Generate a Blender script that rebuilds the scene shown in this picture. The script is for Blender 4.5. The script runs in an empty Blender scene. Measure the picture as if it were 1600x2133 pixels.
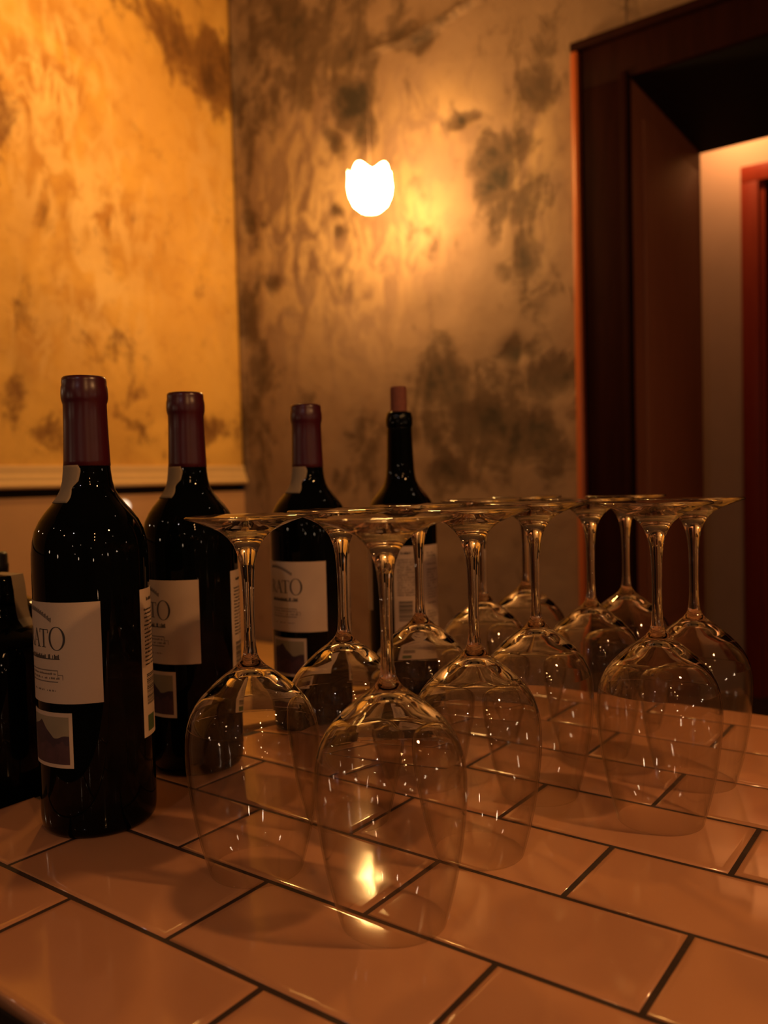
import bpy, math, random
import numpy as np
from mathutils import Vector, Matrix

random.seed(7)
rng = np.random.default_rng(7)
SC = bpy.context.scene
COL = SC.collection
PI = math.pi

# ------------------------------------------------------------------ camera
# world: z = 0 is the tiled counter top; X runs along the tile rows, Y away towards the door wall
F_PX, PITCH, ROLL, YAW, EYE = 1728.3, 0.03628, 0.0256, -0.63091, 0.2301
CX, CY = 800.0, 1066.5
_cp, _sp, _cy, _sy = math.cos(PITCH), math.sin(PITCH), math.cos(YAW), math.sin(YAW)
FWD = Vector((_sy * _cp, _cy * _cp, -_sp))
_r = Vector((_cy, -_sy, 0)); _u = _r.cross(FWD)
RIGHT = math.cos(ROLL) * _r - math.sin(ROLL) * _u
UP = math.sin(ROLL) * _r + math.cos(ROLL) * _u
CAM = Vector((0, 0, EYE))
cam_data = bpy.data.cameras.new('camera')
cam = bpy.data.objects.new('camera', cam_data); COL.objects.link(cam)
m = Matrix((RIGHT, UP, -FWD)).transposed().to_4x4(); m.translation = CAM
cam.matrix_world = m
cam_data.sensor_fit = 'VERTICAL'; cam_data.sensor_height = 36.0; cam_data.sensor_width = 27.0
cam_data.lens = 36.0 * F_PX / 2133.0
cam_data.clip_start = 0.01; cam_data.clip_end = 50
cam_data.dof.use_dof = True
cam_data.dof.focus_distance = 0.52
cam_data.dof.aperture_fstop = cam_data.lens / 4.2
SC.camera = cam

# ------------------------------------------------------------------ world, exposure
W = bpy.data.worlds.new('night'); SC.world = W; W.use_nodes = True
W.node_tree.nodes['Background'].inputs[0].default_value = (0.10, 0.16, 0.22, 1)
W.node_tree.nodes['Background'].inputs[1].default_value = 0.01
SC.view_settings.view_transform = 'Standard'; SC.view_settings.look = 'None'
SC.view_settings.exposure = 0.0; SC.view_settings.gamma = 1.0
SC.view_settings.use_curve_mapping = False
SC.cycles.use_denoising = True
SC.cycles.max_bounces = 24; SC.cycles.transparent_max_bounces = 64
SC.cycles.transmission_bounces = 20; SC.cycles.glossy_bounces = 8; SC.cycles.diffuse_bounces = 4
SC.cycles.sample_clamp_indirect = 6.0
SC.cycles.blur_glossy = 0.3

def lamp(name, loc, watts, color, radius):
    l = bpy.data.lights.new(name, 'POINT'); l.energy = watts; l.color = color; l.shadow_soft_size = radius
    o = bpy.data.objects.new(name, l); COL.objects.link(o); o.location = loc
    return o
# the bar's other lamps, all out of the frame: a row of bare bulbs behind and to the right of the camera,
# one bulb behind to the left, one in front of the left wall, one in the passage behind the door; plus one added pale fill
WARM = (1.0, 0.48, 0.17)
PEACH = (1.0, 0.55, 0.28)
for _p, _w, _c, _s in (((0.50, -0.10, 0.85), 2.2, WARM, 0.022), ((0.95, -0.32, 0.95), 4.2, WARM, 0.024), ((1.50, -0.60, 1.00), 4.6, WARM, 0.028),
                       ((-0.50, -0.90, 0.80), 1.3, PEACH, 0.024), ((0.40, 0.50, 0.80), 12.0, WARM, 0.022), ((0.25, -1.70, 1.55), 7.5, (1.0, 0.84, 0.84), 0.03)):  # last entry is an unseen fill light added high behind the camera
    lamp('bar_and_fill_lamp', _p, _w, _c, _s)
# small unseen bulbs scattered about the room, added for glints on the glass
for _p in ((-1.2, -0.7, 0.95), (-0.9, -1.3, 1.25), (0.1, -1.2, 0.55), (0.9, -1.5, 0.75), (1.7, -1.1, 0.65), (1.9, 0.2, 0.80), (1.6, 0.9, 1.10), (0.2, 1.35, 1.60),
           (-1.6, 0.1, 0.45), (1.2, 1.9, 0.60), (1.9, 1.2, 0.35), (2.0, -0.2, 0.30), (-1.7, -0.4, 0.62), (0.6, -1.9, 0.35)):
    lamp('glint_bulb', _p, 0.5, (1.0, 0.70, 0.46), 0.011)
# globe lamps standing on other tables of the room
for _p in ((-0.83, -1.69, 0.24), (-1.30, -1.10, 0.30), (1.90, 0.30, 0.28), (1.50, -0.78, 0.18), (0.75, -1.60, 0.22), (1.75, 1.05, 0.34)):
    lamp('table_globe', _p, 1.5, (1.0, 0.68, 0.43), 0.034)
lamp('table_candle', (1.55, -0.55, -0.06), 0.35, PEACH, 0.012)
lamp('table_candle', (1.75, -0.50, -0.14), 0.35, PEACH, 0.012)
lamp('table_candle', (1.30, -0.62, -0.20), 0.30, PEACH, 0.012)
lamp('left_wall_bulb', (-2.00, 1.70, 2.02), 42.0, (1.0, 0.50, 0.12), 0.06)
_d = FWD + (1530 - CX) / F_PX * RIGHT - (200 - CY) / F_PX * UP
lamp('passage_bulb', CAM + _d * (4.38 / _d.y), 15.0, (1.0, 0.50, 0.20), 0.04)

# ------------------------------------------------------------------ helpers
def ray(px, py):
    return FWD + (px - CX) / F_PX * RIGHT - (py - CY) / F_PX * UP
def on_y(px, py, Y):
    d = ray(px, py); return CAM + d * (Y / d.y)
def on_x(px, py, X):
    d = ray(px, py); return CAM + d * (X / d.x)
def on_z(px, py, Z):
    d = ray(px, py); return CAM + d * ((Z - EYE) / d.z)

def mesh(name, V, Fc, smooth=False):
    me = bpy.data.meshes.new(name)
    me.from_pydata([tuple(v) for v in V], [], Fc)
    if smooth:
        me.polygons.foreach_set('use_smooth', [True] * len(me.polygons))
    me.update()
    return me
def obj(name, me, mats=None, parent=None, loc=None):
    o = bpy.data.objects.new(name, me); COL.objects.link(o)
    if me is not None and mats is not None:
        for mm in (mats if isinstance(mats, (list, tuple)) else [mats]):
            me.materials.append(mm)
    if parent is not None: o.parent = parent
    if loc is not None: o.location = loc
    return o
def tag(o, label=None, cat=None, group=None, kind=None):
    if label: o['label'] = label
    if cat: o['category'] = cat
    if group: o['group'] = group
    if kind: o['kind'] = kind
    return o
def thing(name, label, cat, loc=(0, 0, 0), rz=0.0, group=None):
    o = bpy.data.objects.new(name, None); COL.objects.link(o); o.empty_display_size = 0.02
    o.location = loc; o.rotation_euler = (0, 0, rz)
    return tag(o, label, cat, group)
def copy_tree(o, parent=None):
    c = o.copy(); COL.objects.link(c)
    if parent is not None: c.parent = parent
    for ch in list(o.children): copy_tree(ch, c)
    return c

class MB:
    def __init__(s): s.V = []; s.F = []; s.M = []
    def add(s, V, Fc, mi=0):
        b = len(s.V); s.V += [tuple(v) for v in V]
        for f in Fc: s.F.append([i + b for i in f]); s.M.append(mi)
        return s
    def box(s, x0, x1, y0, y1, z0, z1, mi=0, bev=0.0):
        if bev <= 0:
            V = [(x, y, z) for z in (z0, z1) for y in (y0, y1) for x in (x0, x1)]
            return s.add(V, [(0, 2, 3, 1), (4, 5, 7, 6), (0, 1, 5, 4), (2, 6, 7, 3), (0, 4, 6, 2), (1, 3, 7, 5)], mi)
        import bmesh
        bm = bmesh.new(); bmesh.ops.create_cube(bm, size=1)
        for v in bm.verts:
            v.co = Vector(((x0 + x1) / 2 + v.co.x * (x1 - x0), (y0 + y1) / 2 + v.co.y * (y1 - y0), (z0 + z1) / 2 + v.co.z * (z1 - z0)))
        bmesh.ops.bevel(bm, geom=bm.edges[:], offset=bev, segments=2, affect='EDGES', profile=0.6)
        bm.verts.ensure_lookup_table()
        V = [v.co.copy() for v in bm.verts]; Fc = [[v.index for v in f.verts] for f in bm.faces]
        bm.free(); return s.add(V, Fc, mi)
    def lathe(s, prof, n=48, mi=0, close=False, cap0=False, cap1=False, c=(0, 0, 0)):
        V = []; Fc = []
        for (r, z) in prof:
            for k in range(n):
                a = 2 * PI * k / n; V.append((c[0] + r * math.cos(a), c[1] + r * math.sin(a), c[2] + z))
        R = len(prof)
        for i in range(R if close else R - 1):
            j = (i + 1) % R
            for k in range(n):
                k2 = (k + 1) % n
                Fc.append((i * n + k, i * n + k2, j * n + k2, j * n + k))
        if cap0: Fc.append(tuple(reversed(range(n))))
        if cap1: Fc.append(tuple((R - 1) * n + k for k in range(n)))
        return s.add(V, Fc, mi)
    def tube(s, pts, r, n=10, mi=0):
        pts = [Vector(p) for p in pts]; V = []; Fc = []
        for i, p in enumerate(pts):
            t = (pts[min(i + 1, len(pts) - 1)] - pts[max(i - 1, 0)]).normalized()
            a = t.orthogonal().normalized() if i == 0 else (a - t * a.dot(t)).normalized()
            b = t.cross(a)
            for k in range(n):
                w = 2 * PI * k / n; V.append(p + r * (math.cos(w) * a + math.sin(w) * b))
        for i in range(len(pts) - 1):
            for k in range(n):
                k2 = (k + 1) % n; Fc.append((i * n + k, i * n + k2, (i + 1) * n + k2, (i + 1) * n + k))
        Fc.append(tuple(reversed(range(n)))); Fc.append(tuple((len(pts) - 1) * n + k for k in range(n)))
        return s.add(V, Fc, mi)
    def build(s, name, mats, parent=None, loc=None, smooth=False):
        me = mesh(name, s.V, s.F, smooth)
        o = obj(name, me, mats, parent, loc)
        if any(s.M): me.polygons.foreach_set('material_index', s.M)
        return o

def auto_smooth(o, deg=35):
    me = o.data
    me.polygons.foreach_set('use_smooth', [True] * len(me.polygons))
    me.set_sharp_from_angle(angle=math.radians(deg))
    return o

# ------------------------------------------------------------------ materials
class NT:
    def __init__(s, name):
        s.m = bpy.data.materials.new(name); s.m.use_nodes = True; s.t = s.m.node_tree
        s.t.nodes.clear(); s.out = s.n('ShaderNodeOutputMaterial')
    def n(s, typ, **kw):
        nd = s.t.nodes.new(typ)
        for k, v in kw.items():
            if k.startswith('i_'): nd.inputs[k[2:].replace('_', ' ')].default_value = v
            else: setattr(nd, k, v)
        return nd
    def l(s, a, b): s.t.links.new(a, b)
    def math(s, op, a, b=None, clamp=False):
        nd = s.n('ShaderNodeMath', operation=op); nd.use_clamp = clamp
        for i, x in enumerate((a, b)):
            if x is None: continue
            if isinstance(x, (int, float)): nd.inputs[i].default_value = x
            else: s.l(x, nd.inputs[i])
        return nd.outputs[0]
    def ss(s, x, a, b):
        nd = s.n('ShaderNodeMapRange', interpolation_type='SMOOTHSTEP')
        s.l(x, nd.inputs['Value']); nd.inputs['From Min'].default_value = a; nd.inputs['From Max'].default_value = b
        return nd.outputs[0]
    def noise(s, vec, scale, detail=4, rough=0.55, dist=0.0):
        nd = s.n('ShaderNodeTexNoise'); nd.inputs['Scale'].default_value = scale; nd.inputs['Detail'].default_value = detail
        nd.inputs['Roughness'].default_value = rough; nd.inputs['Distortion'].default_value = dist
        s.l(vec, nd.inputs['Vector']); return nd.outputs['Fac']
    def mix(s, fac, a, b):
        nd = s.n('ShaderNodeMix', data_type='RGBA')
        if isinstance(fac, (int, float)): nd.inputs[0].default_value = fac
        else: s.l(fac, nd.inputs[0])
        for i, x in ((6, a), (7, b)):
            if isinstance(x, tuple): nd.inputs[i].default_value = (*x, 1)
            else: s.l(x, nd.inputs[i])
        return nd.outputs[2]
    def coords(s, sc=(1, 1, 1)):
        tc = s.n('ShaderNodeTexCoord'); mp = s.n('ShaderNodeMapping'); mp.inputs['Scale'].default_value = sc
        s.l(tc.outputs['Object'], mp.inputs['Vector']); return mp.outputs[0]
    def principled(s, color=None, rough=0.5, **kw):
        p = s.n('ShaderNodeBsdfPrincipled')
        if isinstance(color, tuple): p.inputs['Base Color'].default_value = (*color, 1)
        elif color is not None: s.l(color, p.inputs['Base Color'])
        if isinstance(rough, (int, float)): p.inputs['Roughness'].default_value = rough
        else: s.l(rough, p.inputs['Roughness'])
        for k, v in kw.items(): p.inputs[k.replace('_', ' ')].default_value = v
        s.l(p.outputs[0], s.out.inputs[0]); return p
    def bump(s, p, h, strength=0.3, dist=0.002):
        b = s.n('ShaderNodeBump'); b.inputs['Strength'].default_value = strength; b.inputs['Distance'].default_value = dist
        s.l(h, b.inputs['Height']); s.l(b.outputs[0], p.inputs['Normal'])

def simple(name, color, rough=0.5, var=0.12, scale=30, bump=0.0, **kw):
    t = NT(name); v = t.coords(); nz = t.noise(v, scale)
    c = t.mix(nz, tuple(x * (1 - var) for x in color), tuple(min(1, x * (1 + var)) for x in color))
    p = t.principled(c, rough, **kw)
    if bump: t.bump(p, nz, bump)
    return t.m

def plaster(name, base, light, tan, dark, black, streak):
    t = NT(name); v = t.coords(); v2 = t.coords(streak)
    at = t.n('ShaderNodeAttribute', attribute_name='stain').outputs['Fac']
    wn = t.n('ShaderNodeAttribute', attribute_name='worn_glow').outputs['Fac']
    n1 = t.noise(v, 2.2, 6, 0.62, 0.5); n2 = t.noise(v2, 7, 7, 0.66, 0.8); n3 = t.noise(v, 18, 6, 0.7, 0.3); n4 = t.noise(v2, 10, 5, 0.6, 1.2)
    c = t.mix(t.math('MULTIPLY', t.ss(n1, 0.38, 0.62), t.math('ADD', t.math('MULTIPLY', wn, 0.7), 0.3)), base, tan)
    c = t.mix(t.math('MULTIPLY', t.ss(n4, 0.40, 0.60), wn), c, light)
    c = t.mix(t.math('MULTIPLY', t.ss(n3, 0.5, 0.72), 0.4), c, tan)
    N = t.math('MULTIPLY', t.math('SUBTRACT', n2, 0.5), 2.4)
    N3 = t.math('MULTIPLY', t.math('SUBTRACT', n3, 0.5), 1.1)
    s1 = t.math('ADD', at, t.math('ADD', N, N3))
    f1 = t.math('MULTIPLY', t.ss(s1, 0.22, 0.78), 0.88)
    f2 = t.math('MULTIPLY', t.ss(s1, 0.72, 1.30), 0.9)
    c = t.mix(f1, c, dark); c = t.mix(f2, c, black)
    p = t.principled(c, 0.75); p.inputs['Specular IOR Level'].default_value = 0.3
    h = t.math('SUBTRACT', t.math('ADD', t.math('MULTIPLY', n3, 0.5), n1), t.math('MULTIPLY', f1, 0.8))
    t.bump(p, h, 0.6, 0.012)
    return t.m
M = {}
M['plaster_back'] = plaster('mottled_grey_plaster', (0.25, 0.164, 0.122), (0.50, 0.35, 0.200), (0.19, 0.115, 0.080), (0.085, 0.051, 0.036), (0.022, 0.018, 0.016), (1, 1, 0.5))
M['plaster_left'] = plaster('ochre_limewash_plaster', (0.80, 0.47, 0.12), (0.90, 0.62, 0.28), (0.46, 0.21, 0.05), (0.22, 0.095, 0.032), (0.11, 0.05, 0.02), (1, 1, 0.5))
M['dado'] = simple('smooth_pink_plaster', (0.62, 0.36, 0.20), 0.6, 0.1, 6, 0.15)
M['ledge'] = simple('cream_painted_ledge', (0.74, 0.50, 0.26), 0.5, 0.08, 9, 0.1)
M['plain_wall'] = simple('dim_plaster', (0.09, 0.06, 0.045), 0.8, 0.2, 4, 0.2)
M['ceiling'] = simple('dark_ceiling_plaster', (0.10, 0.07, 0.05), 0.85, 0.2, 3)  # unseen; kept dark so it adds little to reflections
def wood(name, a, b, rough, scale=(30, 30, 3), coat=0.0, bump=0.15, spec=0.2):
    t = NT(name); v = t.coords(scale); nz = t.noise(v, 1.0, 5, 0.6, 1.2)
    p = t.principled(t.mix(t.ss(nz, 0.3, 0.7), a, b), rough); p.inputs['Specular IOR Level'].default_value = spec; p.inputs['Coat Weight'].default_value = coat
    t.bump(p, nz, bump, 0.001); return t.m
M['maroon'] = wood('shaded_maroon_wood', (0.016, 0.0045, 0.0045), (0.022, 0.006, 0.0055), 0.5, spec=0.02)  # maroon darkened so the casing face reads as unlit
M['lining'] = wood('lightened_maroon_lining', (0.36, 0.14, 0.07), (0.42, 0.165, 0.085), 0.5)  # same maroon lightened to stand in for light on the reveal
M['maroon_lit'] = wood('lit_maroon_edge', (0.42, 0.10, 0.030), (0.48, 0.12, 0.038), 0.30, spec=0.5)  # bright copy of the maroon; its colour carries the lamp's highlight
M['red_paint'] = wood('dull_red_painted_wood', (0.28, 0.032, 0.012), (0.33, 0.045, 0.016), 0.4)
M['passage'] = simple('beige_passage_plaster', (0.62, 0.40, 0.26), 0.8, 0.1, 5, 0.2)
M['soffit'] = simple('plain_black', (0.006, 0.006, 0.007), 0.7)  # near black; also paints shade in the ledge gap and far room
M['dark_floor'] = wood('dark_floor_boards', (0.05, 0.03, 0.02), (0.08, 0.05, 0.03), 0.5, (6, 60, 6))
M['dark_wood'] = wood('black_stained_bar_wood', (0.012, 0.008, 0.006), (0.022, 0.014, 0.009), 0.5)
M['side_wood'] = wood('honey_sideboard_wood', (0.55, 0.30, 0.11), (0.66, 0.38, 0.15), 0.45, (4, 40, 40))
M['grout'] = simple('dark_brown_grout', (0.040, 0.018, 0.009), 0.85, 0.3, 200, 0.3)
def tile_mat():
    t = NT('glazed_beige_tile'); v = t.coords()
    oi = t.n('ShaderNodeObjectInfo')
    n1 = t.noise(v, 9, 3); n2 = t.noise(v, 60, 4)
    c = t.mix(n1, (0.54, 0.250, 0.118), (0.62, 0.295, 0.142))
    c = t.mix(t.math('MULTIPLY', oi.outputs['Random'], 0.35), c, (0.49, 0.215, 0.115))
    r = t.math('ADD', 0.06, t.math('MULTIPLY', n1, 0.08))
    p = t.principled(c, r); p.inputs['IOR'].default_value = 1.5
    wv = t.noise(v, 16, 2, 0.4)
    t.bump(p, t.math('ADD', wv, t.math('MULTIPLY', n2, 0.02)), 0.10, 0.004)
    return t.m
M['tile'] = tile_mat()
M['bottle'] = simple('black_green_bottle_glass', (0.0015, 0.0022, 0.002), 0.0, 0.2, 20, IOR=1.26)
M['capsule'] = simple('maroon_foil_capsule', (0.060, 0.0055, 0.011), 0.30, 0.15, 60, 0.03, IOR=1.5)
def paper(name, col):
    t = NT(name); v = t.coords(); n1 = t.noise(v, 25, 3); n2 = t.noise(v, 900, 3)
    p = t.principled(t.mix(n1, tuple(x * 0.94 for x in col), col), 0.72); t.bump(p, n2, 0.2, 0.0003); return t.m
M['paper'] = paper('cream_label_paper', (0.54, 0.40, 0.28))
M['seal'] = paper('brown_tax_seal_paper', (0.30, 0.22, 0.13))
M['ink'] = simple('black_label_ink', (0.035, 0.028, 0.025), 0.6)
M['ink_soft'] = simple('faded_grey_ink', (0.15, 0.11, 0.085), 0.65)
M['print_sky'] = simple('printed_dusk_sky', (0.26, 0.21, 0.13), 0.6, 0.2, 40)
M['print_hill'] = simple('printed_plum_hill', (0.040, 0.018, 0.026), 0.6, 0.4, 120)
M['print_field'] = simple('printed_plum_field', (0.060, 0.024, 0.028), 0.6, 0.5, 160)
M['green_print'] = simple('dark_green_print', (0.06, 0.10, 0.035), 0.6)
M['cork'] = simple('wine_stained_cork', (0.20, 0.060, 0.035), 0.8, 0.35, 220, 0.4)
M['black_plastic'] = simple('black_cap_plastic', (0.008, 0.007, 0.007), 0.4)
M['white_plastic'] = simple('white_disc_plastic', (0.9, 0.86, 0.8), 0.35, 0.03)
M['brass'] = simple('aged_brass', (0.35, 0.20, 0.07), 0.35, 0.2, 40, Metallic=1.0)
M['cable'] = simple('brown_fabric_cable', (0.06, 0.03, 0.015), 0.8)
def emit(name, col, s):
    t = NT(name); e = t.n('ShaderNodeEmission'); e.inputs[0].default_value = (*col, 1); e.inputs[1].default_value = s
    t.l(e.outputs[0], t.out.inputs[0]); return t.m
M['glow'] = emit('lit_frosted_shade', (1.0, 0.54, 0.16), 92.0)
M['soft_glow'] = emit('warm_spot_glow', (1.0, 0.74, 0.50), 1.5)
def glass_thick():
    t = NT('clear_crystal'); g = t.n('ShaderNodeBsdfGlass'); g.inputs['IOR'].default_value = 1.5; g.inputs['Roughness'].default_value = 0.0
    g.inputs['Color'].default_value = (0.97, 0.965, 0.95, 1)
    t.l(g.outputs[0], t.out.inputs[0]); return t.m
def glass_thin():
    t = NT('thin_crystal_wall'); lw = t.n('ShaderNodeLayerWeight'); lw.inputs[0].default_value = 0.5
    fc = lw.outputs['Facing']
    f5 = t.math('POWER', fc, 5.0); F = t.math('ADD', 0.04, t.math('MULTIPLY', f5, 0.80), True)
    tr = t.n('ShaderNodeBsdfTransparent'); t.l(t.mix(t.math('POWER', fc, 3.0), (0.985, 0.98, 0.975), (0.82, 0.80, 0.76)), tr.inputs[0])
    gl = t.n('ShaderNodeBsdfGlossy'); gl.inputs['Roughness'].default_value = 0.0
    mx = t.n('ShaderNodeMixShader'); t.l(F, mx.inputs[0]); t.l(tr.outputs[0], mx.inputs[1]); t.l(gl.outputs[0], mx.inputs[2])
    t.l(mx.outputs[0], t.out.inputs[0]); return t.m
M['crystal'] = glass_thick(); M['crystal_thin'] = glass_thin()

# ------------------------------------------------------------------ setting
YB, XL, FLOOR, CEIL = 2.85, -2.92, -0.95, 2.85
OPEN_X0, OPEN_X1, OPEN_Z, YB2 = -0.990, 0.26, 1.583, 3.69

def value_noise(x, y, seed):
    g = np.random.default_rng(seed).random((64, 64))
    xi = np.floor(x).astype(int); yi = np.floor(y).astype(int); fx = x - xi; fy = y - yi
    fx = fx * fx * (3 - 2 * fx); fy = fy * fy * (3 - 2 * fy)
    G = lambda a, b: g[a % 64, b % 64]
    return (G(xi, yi) * (1 - fx) + G(xi + 1, yi) * fx) * (1 - fy) + (G(xi, yi + 1) * (1 - fx) + G(xi + 1, yi + 1) * fx) * fy

def relief_wall(name, a0, a1, z0, z1, plane, depth, axis, spots, worn_glow, material, nu, nv, ridges=()):
    """A slab whose room side is a finely divided plastered face with worn patches (spots: (a, z, half width, half height, strength))."""
    A, Z = np.meshgrid(np.linspace(a0, a1, nu), np.linspace(z0, z1, nv), indexing='xy')
    st = np.zeros_like(A); wn = np.zeros_like(A)
    wa = A + 0.08 * (value_noise(A * 5 + 9, Z * 5 + 3, 1) - .5); wz = Z + 0.08 * (value_noise(A * 5 + 30, Z * 5 + 17, 2) - .5)
    for (a, z, ha, hz, s) in spots:
        d = ((wa - a) / ha) ** 2 + ((wz - z) / hz) ** 2
        st = np.maximum(st, s * np.exp(-0.6 * d))
    for (a, z, ha, hz, s) in worn_glow:
        wn = np.maximum(wn, s * np.exp(-((wa - a) / ha) ** 2 - ((wz - z) / hz) ** 2))
    bulge = 0.010 * (value_noise(A * 3.1 + 5, Z * 3.1 + 8, 3) - .5) + 0.005 * (value_noise(A * 11 + 5, Z * 11 + 8, 4) - .5)
    dep = bulge - 0.010 * st
    for (p, q, w, h) in ridges:          # a lip of lifted plaster along a line
        p = np.array(p); q = np.array(q); t = np.clip(((A - p[0]) * (q - p)[0] + (Z - p[1]) * (q - p)[1]) / ((q - p) ** 2).sum(), 0, 1)
        d = np.hypot(A - p[0] - t * (q - p)[0], Z - p[1] - t * (q - p)[1]); side = np.sign((q - p)[0] * (Z - p[1]) - (q - p)[1] * (A - p[0]))
        dep += h * np.exp(-d / w) * (side > 0)
    edge = np.minimum.reduce([A - a0, a1 - A]); dep *= np.clip(edge / 0.03, 0, 1)
    P = plane + (-dep if axis == 'y' else dep)
    back = plane + depth
    V = np.stack([A, P, Z] if axis == 'y' else [P, A, Z], -1).reshape(-1, 3).tolist()
    Fc = []
    for j in range(nv - 1):
        for i in range(nu - 1):
            q = (j * nu + i, j * nu + i + 1, (j + 1) * nu + i + 1, (j + 1) * nu + i)
            Fc.append(q if axis == 'y' else q[::-1])
    n0 = len(V)
    for (a, z) in ((a0, z0), (a1, z0), (a1, z1), (a0, z1)): V.append((a, back, z) if axis == 'y' else (back, a, z))
    c = [0, nu - 1, nv * nu - 1, (nv - 1) * nu]
    side = [[j for j in range(nu)], [j * nu + nu - 1 for j in range(nv)], [nv * nu - 1 - j for j in range(nu)], [(nv - 1 - j) * nu for j in range(nv)]]
    for k in range(4):
        f = list(reversed(side[k])) + [n0 + k, n0 + (k + 1) % 4]
        Fc.append(f if axis == 'y' else f[::-1])
    f = [n0 + 3, n0 + 2, n0 + 1, n0]; Fc.append(f if axis == 'y' else f[::-1])
    me = mesh(name, V, Fc, True)
    for nm, arr in (('stain', st), ('worn_glow', wn)):
        at = me.attributes.new(nm, 'FLOAT', 'POINT'); at.data.foreach_set('value', np.concatenate([arr.reshape(-1), np.zeros(4)]).astype(np.float32))
    o = obj(name, me, material); tag(o, kind='structure'); return o

def spots_y(L):
    out = []
    for (px, py, hx, hy, s) in L:
        c = on_y(px, py, YB); e = on_y(px + hx, py, YB); g = on_y(px, py - hy, YB)
        out.append((c.x, c.z, abs(e.x - c.x), abs(g.z - c.z), s))
    return out
def spots_x(L):
    out = []
    for (px, py, hx, hy, s) in L:
        c = on_x(px, py, XL); e = on_x(px + hx, py, XL); g = on_x(px, py - hy, XL)
        out.append((c.y, c.z, abs(e.y - c.y), abs(g.z - c.z), s))
    return out
BACK_SPOTS = spots_y([(600, 40, 120, 110, .85), (640, 130, 110, 70, .75), (540, 160, 60, 150, .6), (720, 120, 70, 70, .9), (745, 215, 48, 45, 1.15), (760, 255, 26, 40, 1.0), (690, 295, 20, 22, .95),
    (700, 40, 100, 60, .6), (850, 75, 80, 22, .8), (880, 60, 90, 16, .8), (1030, 320, 50, 45, 1.1), (1040, 372, 45, 40, 1.2), (1000, 300, 22, 40, .9), (1078, 300, 40, 50, .85), (955, 246, 26, 14, 1.0), (1110, 170, 60, 45, .8),
    (1120, 80, 50, 60, .5), (1090, 430, 60, 50, .8), (1105, 520, 35, 50, .85), (1040, 480, 20, 35, .8), (1060, 560, 25, 30, .55), (930, 800, 90, 60, .85), (1010, 880, 90, 90, .95), (900, 900, 60, 60, .75), (960, 990, 120, 40, .6),
    (1150, 790, 60, 40, 1.0), (1120, 900, 60, 60, .95), (1170, 940, 40, 60, .8), (1075, 720, 45, 22, .85), (760, 930, 40, 70, .6), (720, 990, 70, 40, .45), (520, 640, 26, 90, .75), (525, 470, 18, 60, .6), (540, 800, 28, 100, .7), (520, 930, 24, 90, .7),
    (505, 250, 26, 120, .65), (700, 440, 11, 12, .8), (706, 490, 13, 15, .85), (570, 590, 18, 40, .5), (880, 540, 22, 60, .5), (1150, 620, 40, 60, .45), (820, 700, 60, 40, .35), (650, 880, 40, 60, .35), (700, 170, 20, 20, .9), (640, 205, 30, 40, .6)])
BACK_WORN_GLOW = spots_y([(660, 480, 190, 230, 1.0), (820, 470, 110, 170, .5), (900, 240, 120, 80, .6), (1110, 330, 70, 200, .6)])  # first two patches paint the lamp's glow as paler plaster
RIDGE = [((on_y(780, 112, YB).x, on_y(780, 112, YB).z), (on_y(880, 78, YB).x, on_y(880, 78, YB).z), 0.045, 0.03),
         ((on_y(880, 78, YB).x, on_y(880, 78, YB).z), (on_y(968, 22, YB).x, on_y(968, 22, YB).z), 0.045, 0.036)]
relief_wall('wall_back', XL, OPEN_X0 - 0.01, FLOOR, CEIL, YB, YB2 - YB, 'y', BACK_SPOTS, BACK_WORN_GLOW, M['plaster_back'], 190, 330, RIDGE)
LEFT_SPOTS = spots_x([(350, 60, 70, 60, .9), (400, 110, 70, 55, .95), (440, 160, 45, 60, .95), (465, 130, 26, 70, .9), (330, 20, 60, 30, .6), (445, 905, 60, 26, .65), (300, 880, 60, 40, .45), (30, 840, 14, 90, .7), (10, 300, 20, 120, .55),
    (120, 900, 80, 40, .45), (90, 460, 40, 60, .4), (230, 700, 60, 50, .35), (40, 640, 30, 60, .4), (170, 560, 50, 40, .35)])
LEFT_WORN = spots_x([(110, 150, 140, 160, 1.0), (180, 420, 140, 160, .9), (100, 260, 160, 120, .8), (200, 600, 120, 140, .7), (440, 400, 60, 300, .35), (60, 700, 60, 80, .6)])
LEDGE_TOP, LEDGE_BOT = 0.326, 0.238
relief_wall('wall_left', -2.2, YB, LEDGE_BOT + 0.01, CEIL, XL, -0.15, 'x', LEFT_SPOTS, LEFT_WORN, M['plaster_left'], 300, 150)
# the wall under the ledge, smoother and pinker
tag(MB().box(XL - 0.15, XL + 0.004, -2.2, YB, FLOOR, LEDGE_BOT - 0.034).build('wall_left_dado', M['dado']), kind='structure')
tag(MB().box(XL - 0.15, XL - 0.03, -2.2, YB, LEDGE_BOT - 0.034, LEDGE_BOT + 0.01).build('wall_left_shadow_gap', M['soffit']), kind='structure')  # black colour stands in for the shadow under the ledge
lg = MB()
prof = [(0, LEDGE_BOT), (0.030, LEDGE_BOT), (0.036, LEDGE_BOT + 0.006), (0.036, LEDGE_BOT + 0.016), (0.026, LEDGE_BOT + 0.028), (0.024, LEDGE_BOT + 0.044), (0.015, LEDGE_BOT + 0.054), (0.013, LEDGE_TOP - 0.005), (0.009, LEDGE_TOP), (0, LEDGE_TOP)]
V = [(XL - 0.03 + (0.03 + x if x else 0), y, z) for y in (-2.2, YB - 0.004) for (x, z) in prof]; n = len(prof)
lg.add(V, [(k, k + n, (k + 1) % n + n, (k + 1) % n) for k in range(n)] + [tuple(range(n)), tuple(reversed(range(n, 2 * n)))])
tag(lg.build('trim_1', M['ledge']), 'cream painted moulded ledge running along the left wall', kind='structure')

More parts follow.
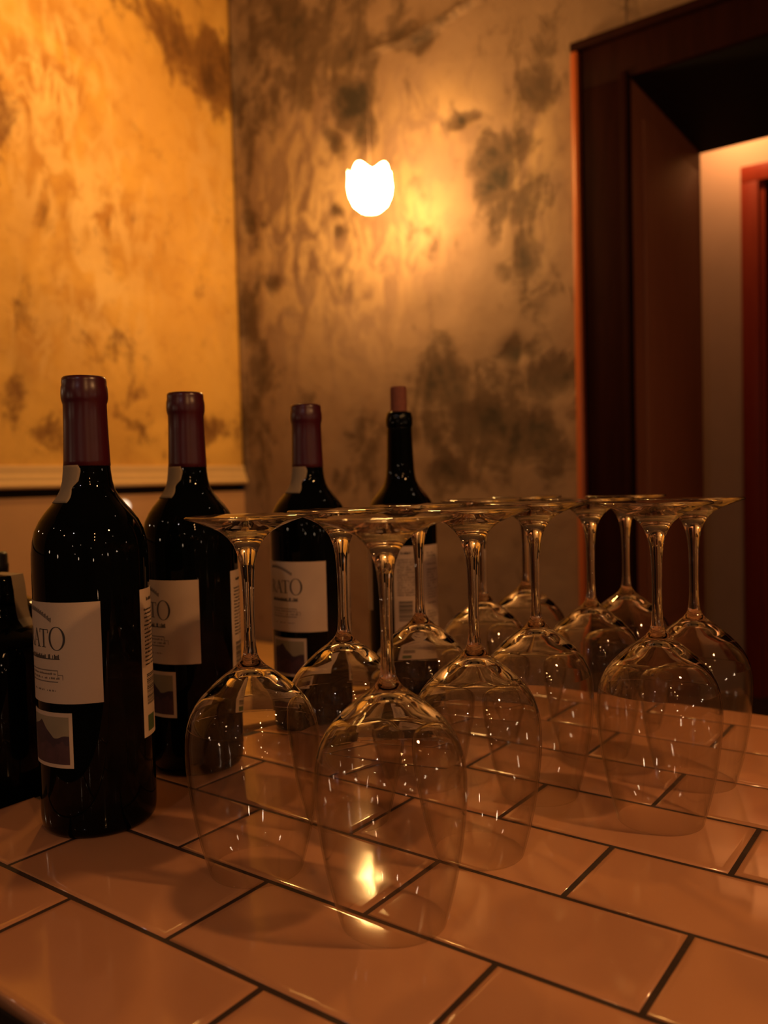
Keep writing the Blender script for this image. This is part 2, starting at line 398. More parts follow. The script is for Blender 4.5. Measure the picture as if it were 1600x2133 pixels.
# wall above and right of the doorway
ln = on_y(1379, 20, YB)
tag(MB().box(OPEN_X0 - 0.01, 2.1, YB, YB2, OPEN_Z + 0.012, CEIL).build('wall_back_lintel', M['plaster_back']), kind='structure')
tag(MB().box(OPEN_X1 + 0.02, 2.1, YB, YB2, FLOOR, OPEN_Z + 0.012).build('wall_back_right', M['plain_wall']), kind='structure')
tag(MB().box(2.1, 2.25, -2.35, YB2, FLOOR, CEIL).build('wall_right', M['plain_wall']), kind='structure')
tag(MB().box(XL - 0.15, 2.25, -2.35, -2.2, FLOOR, CEIL).build('wall_front', M['plain_wall']), kind='structure')
tag(MB().box(XL - 0.15, 2.25, -2.35, 6.3, FLOOR - 0.1, FLOOR).build('floor', M['dark_floor']), kind='structure')
tag(MB().box(XL - 0.15, 2.25, -2.35, 6.3, CEIL, CEIL + 0.1).build('ceiling', M['ceiling']), kind='structure')

# ---- door casing, jamb lining and soffit
cas = bpy.data.objects.new('trim_2', None); COL.objects.link(cas); cas.location = (OPEN_X0, YB, FLOOR)
tag(cas, 'dark maroon painted casing and panelled lining of the doorway', kind='structure')
def part(name, mat, parent, fn, smooth=False):
    mb = MB(); fn(mb); o = mb.build(name, mat)
    o.parent = parent; o.matrix_parent_inverse = Matrix.Translation(parent.location).inverted()
    if smooth: auto_smooth(o)
    return o
CW, HW = 0.203, 0.168                            # casing widths at the side and the head
def stile(mb):
    x0 = OPEN_X0 - CW; x1 = OPEN_X0; zt = OPEN_Z + CW
    mb.box(x0 + 0.03, x1, YB - 0.024, YB, FLOOR, OPEN_Z, bev=0.003)
def stile_bead(mb):
    mb.box(OPEN_X0 - 0.030, OPEN_X0 - 0.004, YB - 0.034, YB - 0.0245, FLOOR, OPEN_Z + 0.02, bev=0.004)
def backband(mb):
    mb.box(OPEN_X0 - CW, OPEN_X0 - CW + 0.0295, YB - 0.045, YB, FLOOR, OPEN_Z + HW - 0.03, bev=0.012)
part('casing_board', M['maroon'], cas, stile, True)
part('casing_bead', M['maroon'], cas, stile_bead, True)
part('casing_band', M['maroon_lit'], cas, backband, True)
part('head_board', M['maroon'], cas, lambda mb: mb.box(OPEN_X0 - CW + 0.03, OPEN_X1 + CW, YB - 0.024, YB, OPEN_Z + 0.0005, OPEN_Z + HW - 0.0305, bev=0.003), True)
part('head_band', M['maroon'], cas, lambda mb: mb.box(OPEN_X0 - CW, OPEN_X1 + CW, YB - 0.045, YB, OPEN_Z + HW - 0.0295, OPEN_Z + HW, bev=0.006), True)
part('casing_board', M['maroon'], cas, lambda mb: mb.box(OPEN_X1, OPEN_X1 + CW, YB - 0.024, YB, FLOOR, OPEN_Z, bev=0.003), True)
J0 = OPEN_X0 - 0.009
part('jamb_lining', M['lining'], cas, lambda mb: mb.box(J0, OPEN_X0, YB, YB2, FLOOR, OPEN_Z + 0.01), True)
part('jamb_panel', M['lining'], cas, lambda mb: mb.box(OPEN_X0, OPEN_X0 + 0.012, YB + 0.10, YB2 - 0.07, -0.30, OPEN_Z - 0.10, bev=0.008), True)
part('jamb_panel', M['lining'], cas, lambda mb: mb.box(OPEN_X0, OPEN_X0 + 0.012, YB + 0.10, YB2 - 0.07, FLOOR + 0.12, -0.36, bev=0.008), True)
part('jamb_lining', M['lining'], cas, lambda mb: mb.box(OPEN_X1, OPEN_X1 + 0.02, YB, YB2, FLOOR, OPEN_Z + 0.01), True)
part('soffit_board', M['soffit'], cas, lambda mb: mb.box(OPEN_X0, OPEN_X1, YB, YB2, OPEN_Z, OPEN_Z + 0.011))

# ---- passage behind the doorway with a second red casing and a dark opening
YP = 4.65
rc = on_y(1545, 352, YP); RX, RZ = rc.x, rc.z
tag(MB().box(-1.6, RX + 0.082, YP, YP + 0.15, FLOOR, CEIL).build('wall_passage', M['passage']), kind='structure')
tag(MB().box(RX + 0.082, 1.6, YP, YP + 0.15, RZ - 0.05, CEIL).build('wall_passage_lintel', M['passage']), kind='structure')
tag(MB().box(-1.75, -1.6, YB2, 6.3, FLOOR, CEIL).build('wall_passage_left', M['plain_wall']), kind='structure')
tag(MB().box(1.6, 1.75, YB2, 6.3, FLOOR, CEIL).build('wall_passage_right', M['plain_wall']), kind='structure')
tag(MB().box(-1.6, 1.6, 6.15, 6.3, FLOOR, CEIL).build('wall_far_room', M['soffit']), kind='structure')  # black stands in for the darkness beyond the opening
c2 = bpy.data.objects.new('trim_3', None); COL.objects.link(c2); c2.location = (RX, YP, FLOOR)
tag(c2, 'dull red casing round the dark opening in the passage', kind='structure')
part('casing_board', M['red_paint'], c2, lambda mb: mb.box(RX, RX + 0.085, YP - 0.03, YP, FLOOR, RZ - 0.0855, bev=0.004), True)
part('head_board', M['red_paint'], c2, lambda mb: mb.box(RX, 1.5, YP - 0.03, YP, RZ - 0.085, RZ, bev=0.004), True)
part('jamb_lining', M['red_paint'], c2, lambda mb: mb.box(RX + 0.0835, RX + 0.11, YP, YP + 0.15, FLOOR, RZ - 0.0855), True)

# ------------------------------------------------------------------ counter with its tiles
CX0, CX1, CY0, CY1 = -0.582, 0.45, 0.194, 0.840
counter = thing('bar_counter', 'bar counter topped with glazed beige running bond tiles and dark grout', 'counter', (CX0, CY0, FLOOR))
part('cabinet', M['dark_wood'], counter, lambda mb: mb.box(CX0 + 0.012, CX1, CY0 + 0.012, CY1 - 0.012, FLOOR, -0.03, bev=0.004))
part('edge_board', M['dark_wood'], counter, lambda mb: mb.box(CX0, CX1, CY0, CY1, -0.030, -0.0070, bev=0.002))
part('grout_bed', M['grout'], counter, lambda mb: mb.box(CX0 + 0.0012, CX1 - 0.001, CY0 + 0.001, CY1 - 0.001, -0.0070, -0.0011))
TL, TW, U0, V0, JW = 0.150, 0.0756, -0.3400, 0.2661, 0.0028
def tile_mesh(w, h):
    """a glazed tile: softly pillowed edge, origin in the middle of its top face"""
    rings = [(0.0, -0.0069), (0.0, -0.0016), (0.0004, -0.0006), (0.0014, -0.00012), (0.0045, 0.0)]
    V = []; Fc = []
    for (d, z) in rings:
        a = w / 2 - d; b = h / 2 - d
        V += [(-a, -b, z), (a, -b, z), (a, b, z), (-a, b, z)]
    for i in range(len(rings) - 1):
        for k in range(4):
            k2 = (k + 1) % 4; Fc.append((i * 4 + k, i * 4 + k2, i * 4 + 4 + k2, i * 4 + 4 + k))
    q = len(V) - 4; Fc.append((q, q + 1, q + 2, q + 3)); Fc.append((3, 2, 1, 0))
    me = mesh('tile', V, Fc, True); me.materials.append(M['tile']); return me
cache = {}
r = -1
while True:
    y0 = V0 + r * TW + JW / 2; y1 = V0 + (r + 1) * TW - JW / 2
    y0 = max(y0, CY0); y1 = min(y1, CY1)
    if V0 + r * TW > CY1 - 0.01: break
    off = 0.0 if r % 2 == 0 else -0.535
    for k in range(-3, 8):
        x0 = U0 + (k + off) * TL + JW / 2; x1 = U0 + (k + 1 + off) * TL - JW / 2
        x0 = max(x0, CX0); x1 = min(x1, CX1)
        if x1 - x0 < 0.012: continue
        key = (round(x1 - x0, 4), round(y1 - y0, 4))
        if key not in cache: cache[key] = tile_mesh(x1 - x0, y1 - y0)
        o = obj('tile', cache[key], None)
        o.location = ((x0 + x1) / 2, (y0 + y1) / 2, random.uniform(-0.00025, 0.0))
        o.rotation_euler = (random.uniform(-.0022, .0022), random.uniform(-.0016, .0016), random.uniform(-.002, .002))
        o.parent = counter; o.matrix_parent_inverse = Matrix.Translation(counter.location).inverted()
    r += 1

# ------------------------------------------------------------------ wine bottles
RB = 0.0385
def cyl_patch(mb, rad, a0, a1, z0, z1, n=24, mi=0, rows=1, taper=None):
    """a curved sheet on a cylinder, with real thickness"""
    th = 0.00025
    V = []; Fc = []
    for q in (0, 1):
        rr = (lambda z: rad(z) - q * th) if callable(rad) else rad - q * th
        for j in range(rows + 1):
            z = z0 + (z1 - z0) * j / rows
            for i in range(n + 1):
                u = i / n; b0, b1 = (a0, a1) if taper is None else taper(j / rows)
                a = b0 + (b1 - b0) * u; R_ = rr if not callable(rr) else rr(z)
                V.append((R_ * math.cos(a), R_ * math.sin(a), z))
    N = n + 1; B = N * (rows + 1)
    for j in range(rows):
        for i in range(n):
            p = j * N + i
            Fc.append((p, p + 1, p + N + 1, p + N)); Fc.append((B + p, B + p + N, B + p + N + 1, B + p + 1))
    for i in range(n):
        Fc.append((i, B + i, B + i + 1, i + 1)); t = rows * N + i; Fc.append((t, t + 1, B + t + 1, B + t))
    for j in range(rows):
        p = j * N; Fc.append((p, p + N, B + p + N, B + p)); p = j * N + n; Fc.append((p, B + p, B + p + N, p + N))
    mb.add(V, Fc, mi)
def wrap(pts, rad):
    return [(rad * math.cos(s / RB), rad * math.sin(s / RB), z) for (s, z) in pts]
def strip(mb, A, B, rad, mi=0):
    """quads between two polylines given in label coordinates (arc length, height)"""
    n = len(A); mb.add(wrap(A, rad) + wrap(B, rad), [(i, i + 1, n + i + 1, n + i) for i in range(n - 1)], mi)
def bar(mb, s0, s1, z0, z1, rad, slant=0.0, mi=0):
    k = max(1, int(abs(s1 - s0) / 0.003))
    A = [(s0 + (s1 - s0) * i / k, z0) for i in range(k + 1)]; B = [(s0 + (s1 - s0) * i / k + slant, z1) for i in range(k + 1)]
    strip(mb, A, B, rad, mi)
def letter_O(mb, s0, z0, w, h, rad):
    n = 40; cx, cz = s0 + w / 2, z0 + h / 2
    O_ = [(cx + w / 2 * math.cos(2 * PI * i / n), cz + h / 2 * math.sin(2 * PI * i / n)) for i in range(n + 1)]
    I_ = [(cx + (w / 2 - 0.0016) * math.cos(2 * PI * i / n), cz + (h / 2 - 0.00045) * math.sin(2 * PI * i / n)) for i in range(n + 1)]
    strip(mb, I_, O_, rad)
def letter_T(mb, s0, z0, w, h, rad):
    c = s0 + w / 2; bar(mb, c - .0007, c + .0007, z0, z0 + h, rad); bar(mb, s0, s0 + w, z0 + h - .0006, z0 + h, rad)
    bar(mb, s0, s0 + .0005, z0 + h - .0026, z0 + h, rad); bar(mb, s0 + w - .0005, s0 + w, z0 + h - .0026, z0 + h, rad); bar(mb, c - .0021, c + .0021, z0, z0 + .0005, rad)
def letter_A(mb, s0, z0, w, h, rad):
    c = s0 + w * .46
    strip(mb, [(s0 + .0008, z0), (c, z0 + h)], [(s0 + .0013, z0), (c + .0005, z0 + h)], rad)
    strip(mb, [(s0 + w - .0026, z0), (c - .0006, z0 + h)], [(s0 + w - .0009, z0), (c + .0008, z0 + h)], rad)
    bar(mb, s0 + .0022, s0 + w - .0028, z0 + h * .34, z0 + h * .34 + .0004, rad)
    bar(mb, s0 - .0002, s0 + .0024, z0, z0 + .0005, rad); bar(mb, s0 + w - .0036, s0 + w + .0002, z0, z0 + .0005, rad)
def letter_R(mb, s0, z0, w, h, rad):
    bar(mb, s0 + .0012, s0 + .0026, z0, z0 + h, rad); bar(mb, s0, s0 + .0038, z0, z0 + .0005, rad); bar(mb, s0, s0 + .003, z0 + h - .0005, z0 + h, rad)
    n = 14; cx, cz, a, b = s0 + .0026, z0 + h * .74, w * .5, h * .26
    O_ = [(cx + a * math.cos(-PI / 2 + PI * i / n), cz + b * math.sin(-PI / 2 + PI * i / n)) for i in range(n + 1)]
    I_ = [(cx + (a - .0013) * math.cos(-PI / 2 + PI * i / n), cz + (b - .0004) * math.sin(-PI / 2 + PI * i / n)) for i in range(n + 1)]
    strip(mb, I_, O_, rad)
    strip(mb, [(s0 + w * .45, z0 + h * .48), (s0 + w * .92, z0)], [(s0 + w * .62, z0 + h * .5), (s0 + w * 1.14, z0)], rad)
def scribble(mb, s0, s1, z, h, rad, rg, mi=0, gap=0.28):
    """small print too far away to read: a row of strokes of uneven height"""
    s = s0
    while s < s1 - 0.0004:
        w = rg.uniform(0.0004, 0.0009)
        if rg.random() > gap: bar(mb, s, min(s + w, s1), z, z + h * rg.uniform(0.55, 1.0), rad, 0, mi)
        s += w + 0.00022
def deg(a): return math.radians(a)

BODY = [(0.0, 0.004), (0.018, 0.0035), (0.029, 0.0012), (0.0335, 0.0), (0.0362, 0.0008), (0.0377, 0.0035), (0.0384, 0.008), (0.0385, 0.014), (0.0385, 0.180), (0.0383, 0.188), (0.0375, 0.1955), (0.0358, 0.2025),
        (0.0328, 0.2090), (0.0290, 0.2145), (0.0248, 0.2195), (0.0208, 0.2245), (0.0178, 0.2300), (0.0163, 0.2360), (0.01545, 0.2430), (0.0150, 0.2520), (0.0143, 0.2700), (0.0138, 0.2880)]
LIP = [(0.0138, 0.2900), (0.0146, 0.2912), (0.0149, 0.2930), (0.0149, 0.2990), (0.0143, 0.3020), (0.0136, 0.3055), (0.0128, 0.3065), (0.0100, 0.3065), (0.0095, 0.3055), (0.0095, 0.2900)]
def neck_r(z):
    for (r0, z0), (r1, z1) in zip(BODY[:-1], BODY[1:]):
        if z0 <= z <= z1 and z > 0.01: return r0 + (r1 - r0) * (z - z0) / (z1 - z0) + 0.00045
    return 0.0142
def label_parts(root):
    # angles: 0 faces the viewer when the front label's right edge stands at +11.5 degrees
    fr = MB(); cyl_patch(fr, RB + 0.0004, deg(11.5 - 119), deg(11.5), 0.0905, 0.1570, 40)
    front = fr.build('front_label', M['paper'], root); auto_smooth(front); tag(front, 'cream front label with black lettering')
    R1 = RB + 0.00055; e = RB * deg(11.5); t = MB(); rg = random.Random(3)
    so = e - 0.0228 - 0.0126
    letter_O(t, so, 0.1255, 0.0126, 0.0158, R1); letter_T(t, so - 0.0092, 0.1272, 0.0086, 0.0122, R1)
    letter_A(t, so - 0.0182, 0.1272, 0.0096, 0.0122, R1); letter_R(t, so - 0.0270, 0.1272, 0.0082, 0.0122, R1)
    scribble(t, e - 0.060, e - 0.0272, 0.1196, 0.0034, R1, rg, gap=0.12); bar(t, e - 0.060, e - 0.0272, 0.1196, 0.1202, R1)
    t.build('lettering', M['ink'], front)
    t = MB()
    for i in range(26):
        u = i / 25; s = e - 0.062 + 0.028 * u; z = 0.1508 - 0.0075 * (u - 0.25) ** 2 * 1.6
        bar(t, s, s + 0.0009, z, z + 0.0022 + 0.0008 * (i % 2), R1, 0.0003)
    bar(t, e - 0.060, e - 0.029, 0.1120, 0.1127, R1); bar(t, e - 0.060, e - 0.029, 0.1045, 0.1052, R1); bar(t, e - 0.0292, e - 0.0288, 0.1085, 0.1122, R1); bar(t, e - 0.0256, e - 0.0252, 0.1062, 0.1095, R1)
    bar(t, e - 0.0292, e - 0.0254, 0.1092, 0.1096, R1)
    scribble(t, e - 0.058, e - 0.0305, 0.1095, 0.0014, R1, rg); scribble(t, e - 0.058, e - 0.027, 0.1066, 0.0015, R1, rg)
    scribble(t, e - 0.056, e - 0.031, 0.0985, 0.0012, R1, rg, gap=0.4)
    tag(t.build('small_print', M['ink_soft'], front), kind='stuff')
    st = MB(); a1 = deg(-18.7); cyl_patch(st, RB + 0.0004, a1 - deg(60), a1, 0.0480, 0.0845, 24)
    stamp = st.build('picture_label', M['paper'], root); auto_smooth(stamp); tag(stamp, 'small label with a dusky hill picture')
    pic = MB(); s1 = RB * a1 - 0.0024; s0 = RB * (a1 - deg(60)) + 0.0024; z0, z1 = 0.0505, 0.0818; n = 24
    top = [(s0 + (s1 - s0) * i / n, z1) for i in range(n + 1)]
    hill = []
    for i in range(n + 1):
        u = i / n
        h = (0.74 + 0.16 * u / 0.34) if u < 0.34 else (0.90 - 0.36 * (u - 0.34) / 0.32 if u < 0.66 else 0.54 + 0.07 * (u - 0.66) / 0.34)
        h += 0.012 * math.sin(23 * u)
        hill.append((s0 + (s1 - s0) * u, z0 + (z1 - z0) * h))
    fld = [(s0 + (s1 - s0) * i / n, z0 + (z1 - z0) * (0.42 + 0.05 * math.sin(i * .7) + .03 * math.sin(i * 1.9))) for i in range(n + 1)]
    bot = [(s0 + (s1 - s0) * i / n, z0) for i in range(n + 1)]
    strip(pic, hill, top, R1, 0); strip(pic, fld, hill, R1, 1); strip(pic, bot, fld, R1, 2)
    pic.build('picture', [M['print_sky'], M['print_hill'], M['print_field']], stamp)
    bk = MB(); b0, b1 = deg(56), deg(150); cyl_patch(bk, RB + 0.0004, b0, b1, 0.0590, 0.1610, 32)
    back = bk.build('back_label', M['paper'], root); auto_smooth(back); tag(back, 'cream back label with rows of small print')
    t = MB(); s0 = RB * b0 + 0.004; s1 = RB * b1 - 0.004
    scribble(t, s0 + 0.004, s0 + 0.022, 0.1525, 0.0028, R1, rg)
    z = 0.146
    while z > 0.106:
        scribble(t, s0, s0 + rg.uniform(0.022, 0.027), z, 0.0014, R1, rg, gap=0.18); z -= 0.0027
    z = 0.152
    while z > 0.075:
        if rg.random() > 0.22: scribble(t, s0 + 0.034, s1 - rg.uniform(0, 0.01), z, 0.0014, R1, rg, gap=0.18)
        z -= 0.0030
    tag(t.build('small_print', M['ink'], back), kind='stuff')
    t = MB(); z = 0.081
    while z < 0.102:
        h = rg.choice((0.0003, 0.0005, 0.0009)); bar(t, s0 + 0.001, s0 + 0.016, z, z + h, R1); z += h + rg.choice((0.0003, 0.0006))
    t.build('barcode', M['ink'], back)
    t = MB(); bar(t, s0 + 0.001, s0 + 0.012, 0.0625, 0.0735, R1); t.build('green_mark', M['green_print'], back)
def make_bottle(capped):
    root = thing('wine_bottle', 'x', 'bottle', group='dark wine bottles on the counter')
    b = MB(); b.lathe(BODY, 72)
    if not capped: b.lathe([BODY[-1]] + LIP, 72)
    o = b.build('body', M['bottle'], root, smooth=True)
    if capped:
        c = MB(); c.lathe([(0.0153, 0.2462), (0.01555, 0.2464), (0.0154, 0.2500), (0.0150, 0.2620), (0.0146, 0.2760), (0.0144, 0.2885), (0.0150, 0.2905), (0.01545, 0.2925), (0.01555, 0.2960), (0.0153, 0.3000), (0.0148, 0.3018), (0.0148, 0.3042), (0.0146, 0.3062), (0.0138, 0.3073), (0.0120, 0.3075), (0.0, 0.30755)], 64)
        cp = c.build('capsule', M['capsule'], root, smooth=True); tag(cp, 'maroon foil capsule')
        s = MB()
        def tp(u):
            z = 0.2215 + 0.0255 * u
            right = -31 + (0 if u < .38 else 17 * min(1, (u - .38) / .18)) + (2.5 * math.sin(u * 9)) - (5 * max(0, u - .86) / .14)
            return deg(-86), deg(right)
        cyl_patch(s, neck_r, -1.5, -0.4, 0.2215, 0.2468, 10, 0, 14, tp)
        # thickness is taken off inside the callable radius
        sl = s.build('tax_seal', M['seal'], root, smooth=True); tag(sl, 'brown paper tax seal below the capsule')
    else:
        k = MB(); k.lathe([(0.0, 0.2850), (0.0093, 0.2850), (0.0094, 0.3060), (0.0092, 0.3120), (0.0091, 0.3300), (0.0089, 0.3335), (0.0080, 0.3345), (0.0, 0.3345)], 32)
        tag(k.build('cork', M['cork'], root, smooth=True), 'wine stained cork pushed halfway in')
    label_parts(root)
    return root
def aim(x, y, extra=0.0):
    return math.atan2(-y, -x) + deg(extra)
cb = make_bottle(True)
SPOTS_B = [(-0.504, 0.3435, -4.5, 'capped wine bottle nearest the camera with its whole cream front label in view'),
           (-0.5355, 0.4595, -3.5, 'maroon capped wine bottle second from the front, close behind the nearest one'),
           (-0.5405, 0.6145, 10.5, 'maroon capped wine bottle farthest back, behind the foot of the leftmost glass')]
for i, (x, y, ex, lab) in enumerate(SPOTS_B):
    o = cb if i == 0 else copy_tree(cb)
    o.location = (x, y, 0); o.rotation_euler = (0, 0, aim(x, y, ex)); o['label'] = lab
ob = make_bottle(False)
ob.location = (-0.527, 0.754, 0); ob.rotation_euler = (0, 0, aim(-0.527, 0.754, -71))
ob['label'] = 'opened wine bottle at the counter corner with a cork stuck in its bare neck'

# ------------------------------------------------------------------ upside-down wine glasses
FOOT = [(0.0, 0.2125), (0.030, 0.2125), (0.0350, 0.21235), (0.0360, 0.2117), (0.0359, 0.2111), (0.0345, 0.2104), (0.0285, 0.2084), (0.0215, 0.2058), (0.0155, 0.2027), (0.0112, 0.1990), (0.0080, 0.1945), (0.0058, 0.1890), (0.0045, 0.1830)]
STEM = [(0.0045, 0.1830), (0.0038, 0.1760), (0.0034, 0.1680), (0.0032, 0.1550), (0.0033, 0.1420), (0.0037, 0.1340), (0.0044, 0.1290)]
OUT = [(0.0044, 0.1290), (0.0056, 0.1262), (0.0078, 0.1235), (0.0112, 0.1206), (0.0158, 0.1174), (0.0204, 0.1137), (0.0250, 0.1096), (0.0296, 0.1050), (0.0335, 0.1000), (0.0364, 0.0945), (0.0384, 0.0885), (0.0396, 0.0820), (0.0400, 0.0755), (0.0400, 0.0700), (0.0397, 0.0630), (0.0388, 0.0530), (0.0374, 0.0420), (0.0354, 0.0300), (0.0330, 0.0190), (0.0304, 0.0090), (0.0282, 0.0012), (0.02775, 0.0001), (0.0273, 0.0), (0.02685, 0.0003)]
INN = [(0.0272, 0.0012), (0.0294, 0.0090), (0.0320, 0.0190), (0.0344, 0.0300), (0.0364, 0.0420), (0.0378, 0.0530), (0.0387, 0.0630), (0.0390, 0.0700), (0.0390, 0.0755), (0.0386, 0.0818), (0.0374, 0.0882), (0.0353, 0.0938), (0.0323, 0.0989), (0.0282, 0.1034), (0.0232, 0.1075), (0.0166, 0.1108), (0.0120, 0.1138), (0.0078, 0.1160), (0.0040, 0.1174), (0.0, 0.1178)]
def make_glass():
    root = thing('wine_glass', 'x', 'glass', group='upside-down wine glasses on the tiles')
    MB().lathe(FOOT[::-1], 72).build('foot', M['crystal'], root, smooth=True)
    MB().lathe(STEM[::-1], 40).build('stem', M['crystal'], root, smooth=True)
    b = MB(); P = OUT + INN; n = 96
    b.lathe(P[::-1], n)
    Pr = P[::-1]
    b.M = []
    for i in range(len(Pr) - 1):
        thick = (Pr[i][1] + Pr[i + 1][1]) / 2 > 0.0900
        b.M += [0 if thick else 1] * n
    b.build('bowl', [M['crystal'], M['crystal_thin']], root, smooth=True)
    return root
GLASSES = [(-0.3570, 0.3495, 'leftmost upside-down wine glass, in front of the second bottle'),
           (-0.2530, 0.346, 'upside-down wine glass nearest the camera, the lamp glinting in the tile under its rim'),
           (-0.3560, 0.437, 'upside-down wine glass right of the third bottle, second glass from the left'),
           (-0.2560, 0.441, 'upside-down wine glass directly behind the nearest one, one step to its right'),
           (-0.3505, 0.523, 'upside-down wine glass standing before the opened bottle, stem over its back label'),
           (-0.2660, 0.548, 'upside-down wine glass in the middle of the group, third back in the centre file'),
           (-0.1780, 0.548, 'upside-down wine glass in the right-hand file, the nearer of that pair'),
           (-0.1780, 0.633, 'rightmost upside-down wine glass, its bowl against the dark doorway'),
           (-0.2675, 0.655, 'upside-down wine glass behind the middle one, fourth back in the centre file'),
           (-0.2690, 0.742, 'upside-down wine glass at the back edge of the counter before the maroon casing'),
           (-0.3640, 0.645, 'upside-down wine glass right of the opened bottle, second from the back in the left file'),
           (-0.3670, 0.735, 'upside-down wine glass at the back edge of the counter before the stained wall')]
g0 = make_glass()
for i, (x, y, lab) in enumerate(GLASSES):
    o = g0 if i == 0 else copy_tree(g0)
    o.location = (x, y, 0.00012); o.rotation_euler = (0, 0, random.uniform(0, 6)); o['label'] = lab

# ------------------------------------------------------------------ hanging lamp
BX, BY, BZ = on_y(771, 392, 2.53)
pl = thing('pendant_lamp', 'glowing scalloped tulip lamp hanging before the stained plaster wall', 'lamp', (BX, BY, BZ))
def tulip():
    mb = MB(); n = 60; V = []; Fc = []
    prof = [(0.006, -0.060), (0.025, -0.056), (0.042, -0.042), (0.052, -0.020), (0.055, 0.002), (0.052, 0.022), (0.050, 0.036)]
    for i, (rr, z) in enumerate(prof):
        w = (i / (len(prof) - 1)) ** 3
        for k in range(n):
            a = 2 * PI * k / n; lob = 0.5 + 0.5 * math.cos(5 * a + 0.9)
            r2 = rr * (1 + 0.10 * w * lob); V.append((1.5 * r2 * math.cos(a), 1.5 * r2 * math.sin(a), 1.5 * (z + w * (0.018 * lob - 0.006))))
    for i in range(len(prof) - 1):
        for k in range(n):
            k2 = (k + 1) % n; Fc.append((i * n + k, i * n + k2, (i + 1) * n + k2, (i + 1) * n + k))
    Fc.append(tuple(reversed(range(n))))
    mb.add(V, Fc); return mb
sh = tulip().build('glass_shade', M['glow'], pl, smooth=True)
bl = MB(); bl.lathe([(0.0, -0.035), (0.012, -0.032), (0.022, -0.020), (0.025, -0.006), (0.020, 0.010), (0.013, 0.024), (0.012, 0.034), (0.0, 0.034)], 24)
bl.build('bulb', M['glow'], pl, smooth=True)
MB().lathe([(0.0, 0.034), (0.013, 0.034), (0.014, 0.040), (0.012, 0.058), (0.005, 0.066), (0.0, 0.066)], 20).build('socket', M['brass'], pl, smooth=True)
MB().tube([(0, 0, 0.066), (0, 0, 0.5), (0, 0, CEIL - BZ - 0.012)], 0.0011, 8).build('cable', M['cable'], pl, smooth=True)
MB().lathe([(0.0, CEIL - BZ - 0.03), (0.03, CEIL - BZ - 0.028), (0.045, CEIL - BZ - 0.010), (0.047, CEIL - BZ - 0.0005), (0.0, CEIL - BZ - 0.0005)], 24).build('ceiling_rose', M['brass'], pl, smooth=True)

# ------------------------------------------------------------------ behind the counter on the left
# low side shelf that carries the dark bottles
SZ = -0.125
sx1 = CX0 - 0.012
sh = thing('side_shelf', 'black wooden shelf unit lower than the counter at its left end', 'shelf', (sx1 - 0.2, 0.4, FLOOR))
part('top_board', M['dark_wood'], sh, lambda mb: mb.box(sx1 - 0.36, sx1, 0.12, 0.80, SZ - 0.025, SZ, bev=0.003))
part('cabinet', M['dark_wood'], sh, lambda mb: mb.box(sx1 - 0.35, sx1 - 0.01, 0.13, 0.79, FLOOR, SZ - 0.0255, bev=0.003))
def squat_bottle(px, py, X, seal, label, hgt, name='spirit_bottle'):
    c = on_x(px, py, X); x, y, zt = c
    root = thing(name, label, 'bottle', (x, y, SZ), aim(x, y))
    H = zt - SZ; nk = 0.0165 if seal else 0.0135
    b = MB(); b.lathe([(0.0, 0.004), (0.03, 0.002), (0.040, 0.0), (0.0435, 0.002), (0.0450, 0.008), (0.0450, H - 0.070), (0.0445, H - 0.060), (0.0420, H - 0.052), (0.0350, H - 0.046), (0.0240, H - 0.041), (nk + .001, H - 0.035), (nk - .001, H - 0.028), (nk - .001, H - 0.022), (0.0, H - 0.022)], 56)
    b.build('body', M['bottle'], root, smooth=True)
    s = MB(); s.lathe([(nk - .001, H - 0.0218), (nk + 0.0015, H - 0.0212), (nk + 0.002, H - 0.012), (nk + .0012, H - 0.0105), (nk + .0012, H - 0.003), (nk, H), (0.0, H)], 40)
    s.build('stopper', M['bottle'] if seal else M['black_plastic'], root, smooth=True)
    if seal:
        # paper strip laid over the stopper and down both sides of the neck
        q = MB(); w = 0.0075; t = 0.0004; a = deg(38)
        path = [(-nk - .010, H - 0.046), (-nk - .0048, H - 0.034), (-nk - .0038, H - 0.010), (-nk - .002, H + .001), (0, H + .0022), (nk + .002, H + .001), (nk + .0038, H - 0.010), (nk + .0052, H - 0.026), (nk + .0070, H - 0.034), (nk + .0115, H - 0.040)]
        ca, sa = math.cos(a), math.sin(a); V = []
        for (d, z) in path:
            for o_ in (-w, w):
                for zz in (0, t):
                    dx = d * (1 + zz * 0); V.append((dx * sa - o_ * ca, dx * ca + o_ * sa, z + zz))
        Fc = []
        for i in range(len(path) - 1):
            p = i * 4; e = p + 4
            Fc += [(p, p + 2, e + 2, e), (p + 1, e + 1, e + 3, p + 3), (p, e, e + 1, p + 1), (p + 2, p + 3, e + 3, e + 2)]
        Fc += [(0, 1, 3, 2), (e, e + 2, e + 3, e + 1)]
        q.add(V, Fc); tag(q.build('seal_strip', M['seal'], root), 'brown paper strip over the stopper')
    return root
squat_bottle(-6, 1200, -0.648, True, 'dark squat bottle at the left edge with a paper strip over its stopper', 0.3)
squat_bottle(-20, 1150, -0.760, False, 'dark stoppered bottle behind the paper stripped one at the left edge', 0.3, 'stoppered_bottle')

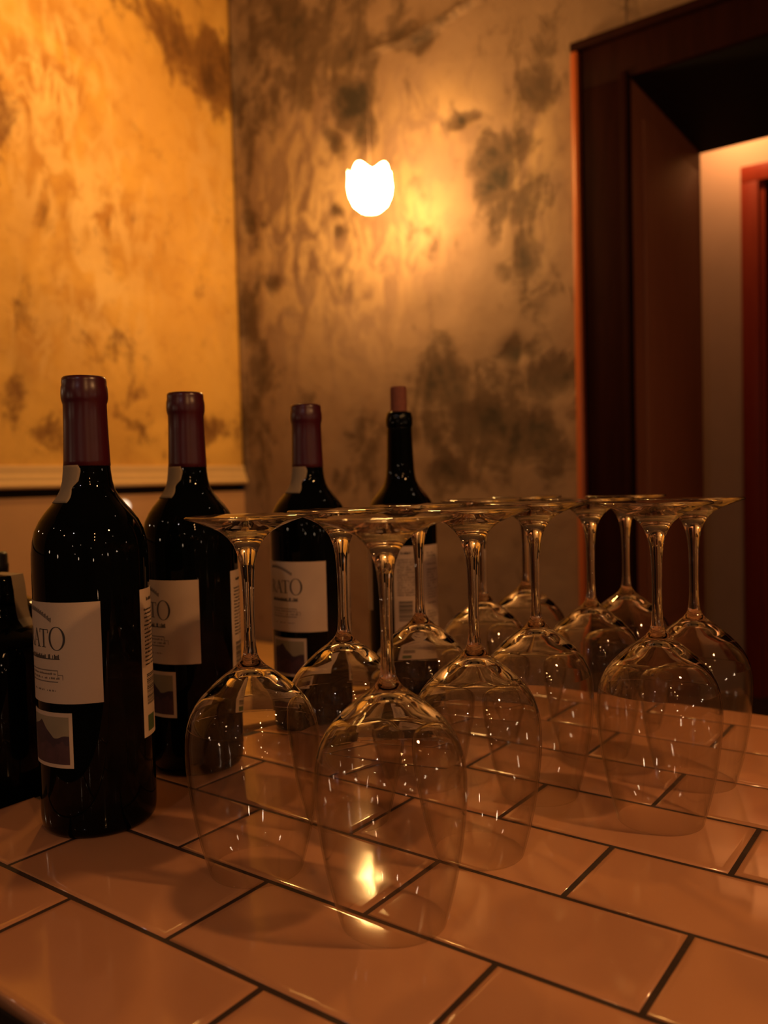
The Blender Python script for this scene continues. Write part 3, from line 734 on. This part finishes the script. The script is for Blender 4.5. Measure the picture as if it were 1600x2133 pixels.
# sideboard added so its lit top gives an unidentified bright patch
sb = thing('sideboard', 'added honey wood sideboard in the corner behind the bottles under the lamp', 'sideboard', (-2.3, 2.5, FLOOR))
SBZ = on_y(545, 1337, YB - 0.02).z; sbx = on_y(800, 1370, YB).x; sby = on_z(545, 1490, SBZ).y
part('top_board', M['side_wood'], sb, lambda mb: mb.box(XL + 0.03, sbx, sby, YB - 0.02, SBZ - 0.03, SBZ, bev=0.003), True)
part('cabinet', M['side_wood'], sb, lambda mb: mb.box(XL + 0.05, sbx - 0.02, sby + 0.03, YB - 0.03, FLOOR + 0.08, SBZ - 0.0305, bev=0.003), True)
for k in range(2):
    w = (sbx - 0.02 - XL - 0.05) / 2; x0 = XL + 0.05 + k * w
    d = part('door', M['side_wood'], sb, lambda mb: mb.box(x0 + 0.01, x0 + w - 0.01, sby + 0.015, sby + 0.0295, FLOOR + 0.12, SBZ - 0.06, bev=0.004), True)
    kb = MB().lathe([(0.0, -0.012), (0.010, -0.010), (0.012, -0.004), (0.006, 0.004), (0.006, 0.010)], 16).build('knob', M['brass'], d, smooth=True)
    kb.location = (x0 + (w - 0.04 if k == 0 else 0.04) - sb.location.x, 0, 0)
    kb.matrix_parent_inverse = Matrix.Identity(4)
    kb.location = (x0 + (w - 0.04 if k == 0 else 0.04), sby + 0.005, -0.6); kb.rotation_euler = (-PI / 2, 0, 0)
    kb.data.transform(Matrix.Rotation(PI, 4, 'X'))
part('plinth', M['dark_wood'], sb, lambda mb: mb.box(XL + 0.07, sbx - 0.04, sby + 0.06, YB - 0.03, FLOOR, FLOOR + 0.0795))

# glowing disc added on the wall as a stand-in for an unidentified white spot
p = on_x(255, 1056, XL + 0.004)
sw = thing('glow_spot', 'added small round glow on the left wall below the ledge, behind the nearest bottle', 'lamp', (XL + 0.0045, p.y, p.z), PI / 2)
o = MB().lathe([(0.0, 0.0), (0.034, 0.0), (0.034, 0.006), (0.030, 0.010), (0.0, 0.010)], 32).build('base', M['white_plastic'], sw, smooth=True); o.rotation_euler = (PI / 2, 0, 0)
o = MB().lathe([(0.027, 0.0101), (0.026, 0.018), (0.020, 0.026), (0.010, 0.031), (0.0, 0.032)], 32).build('glow_dome', M['soft_glow'], sw, smooth=True); o.rotation_euler = (PI / 2, 0, 0)
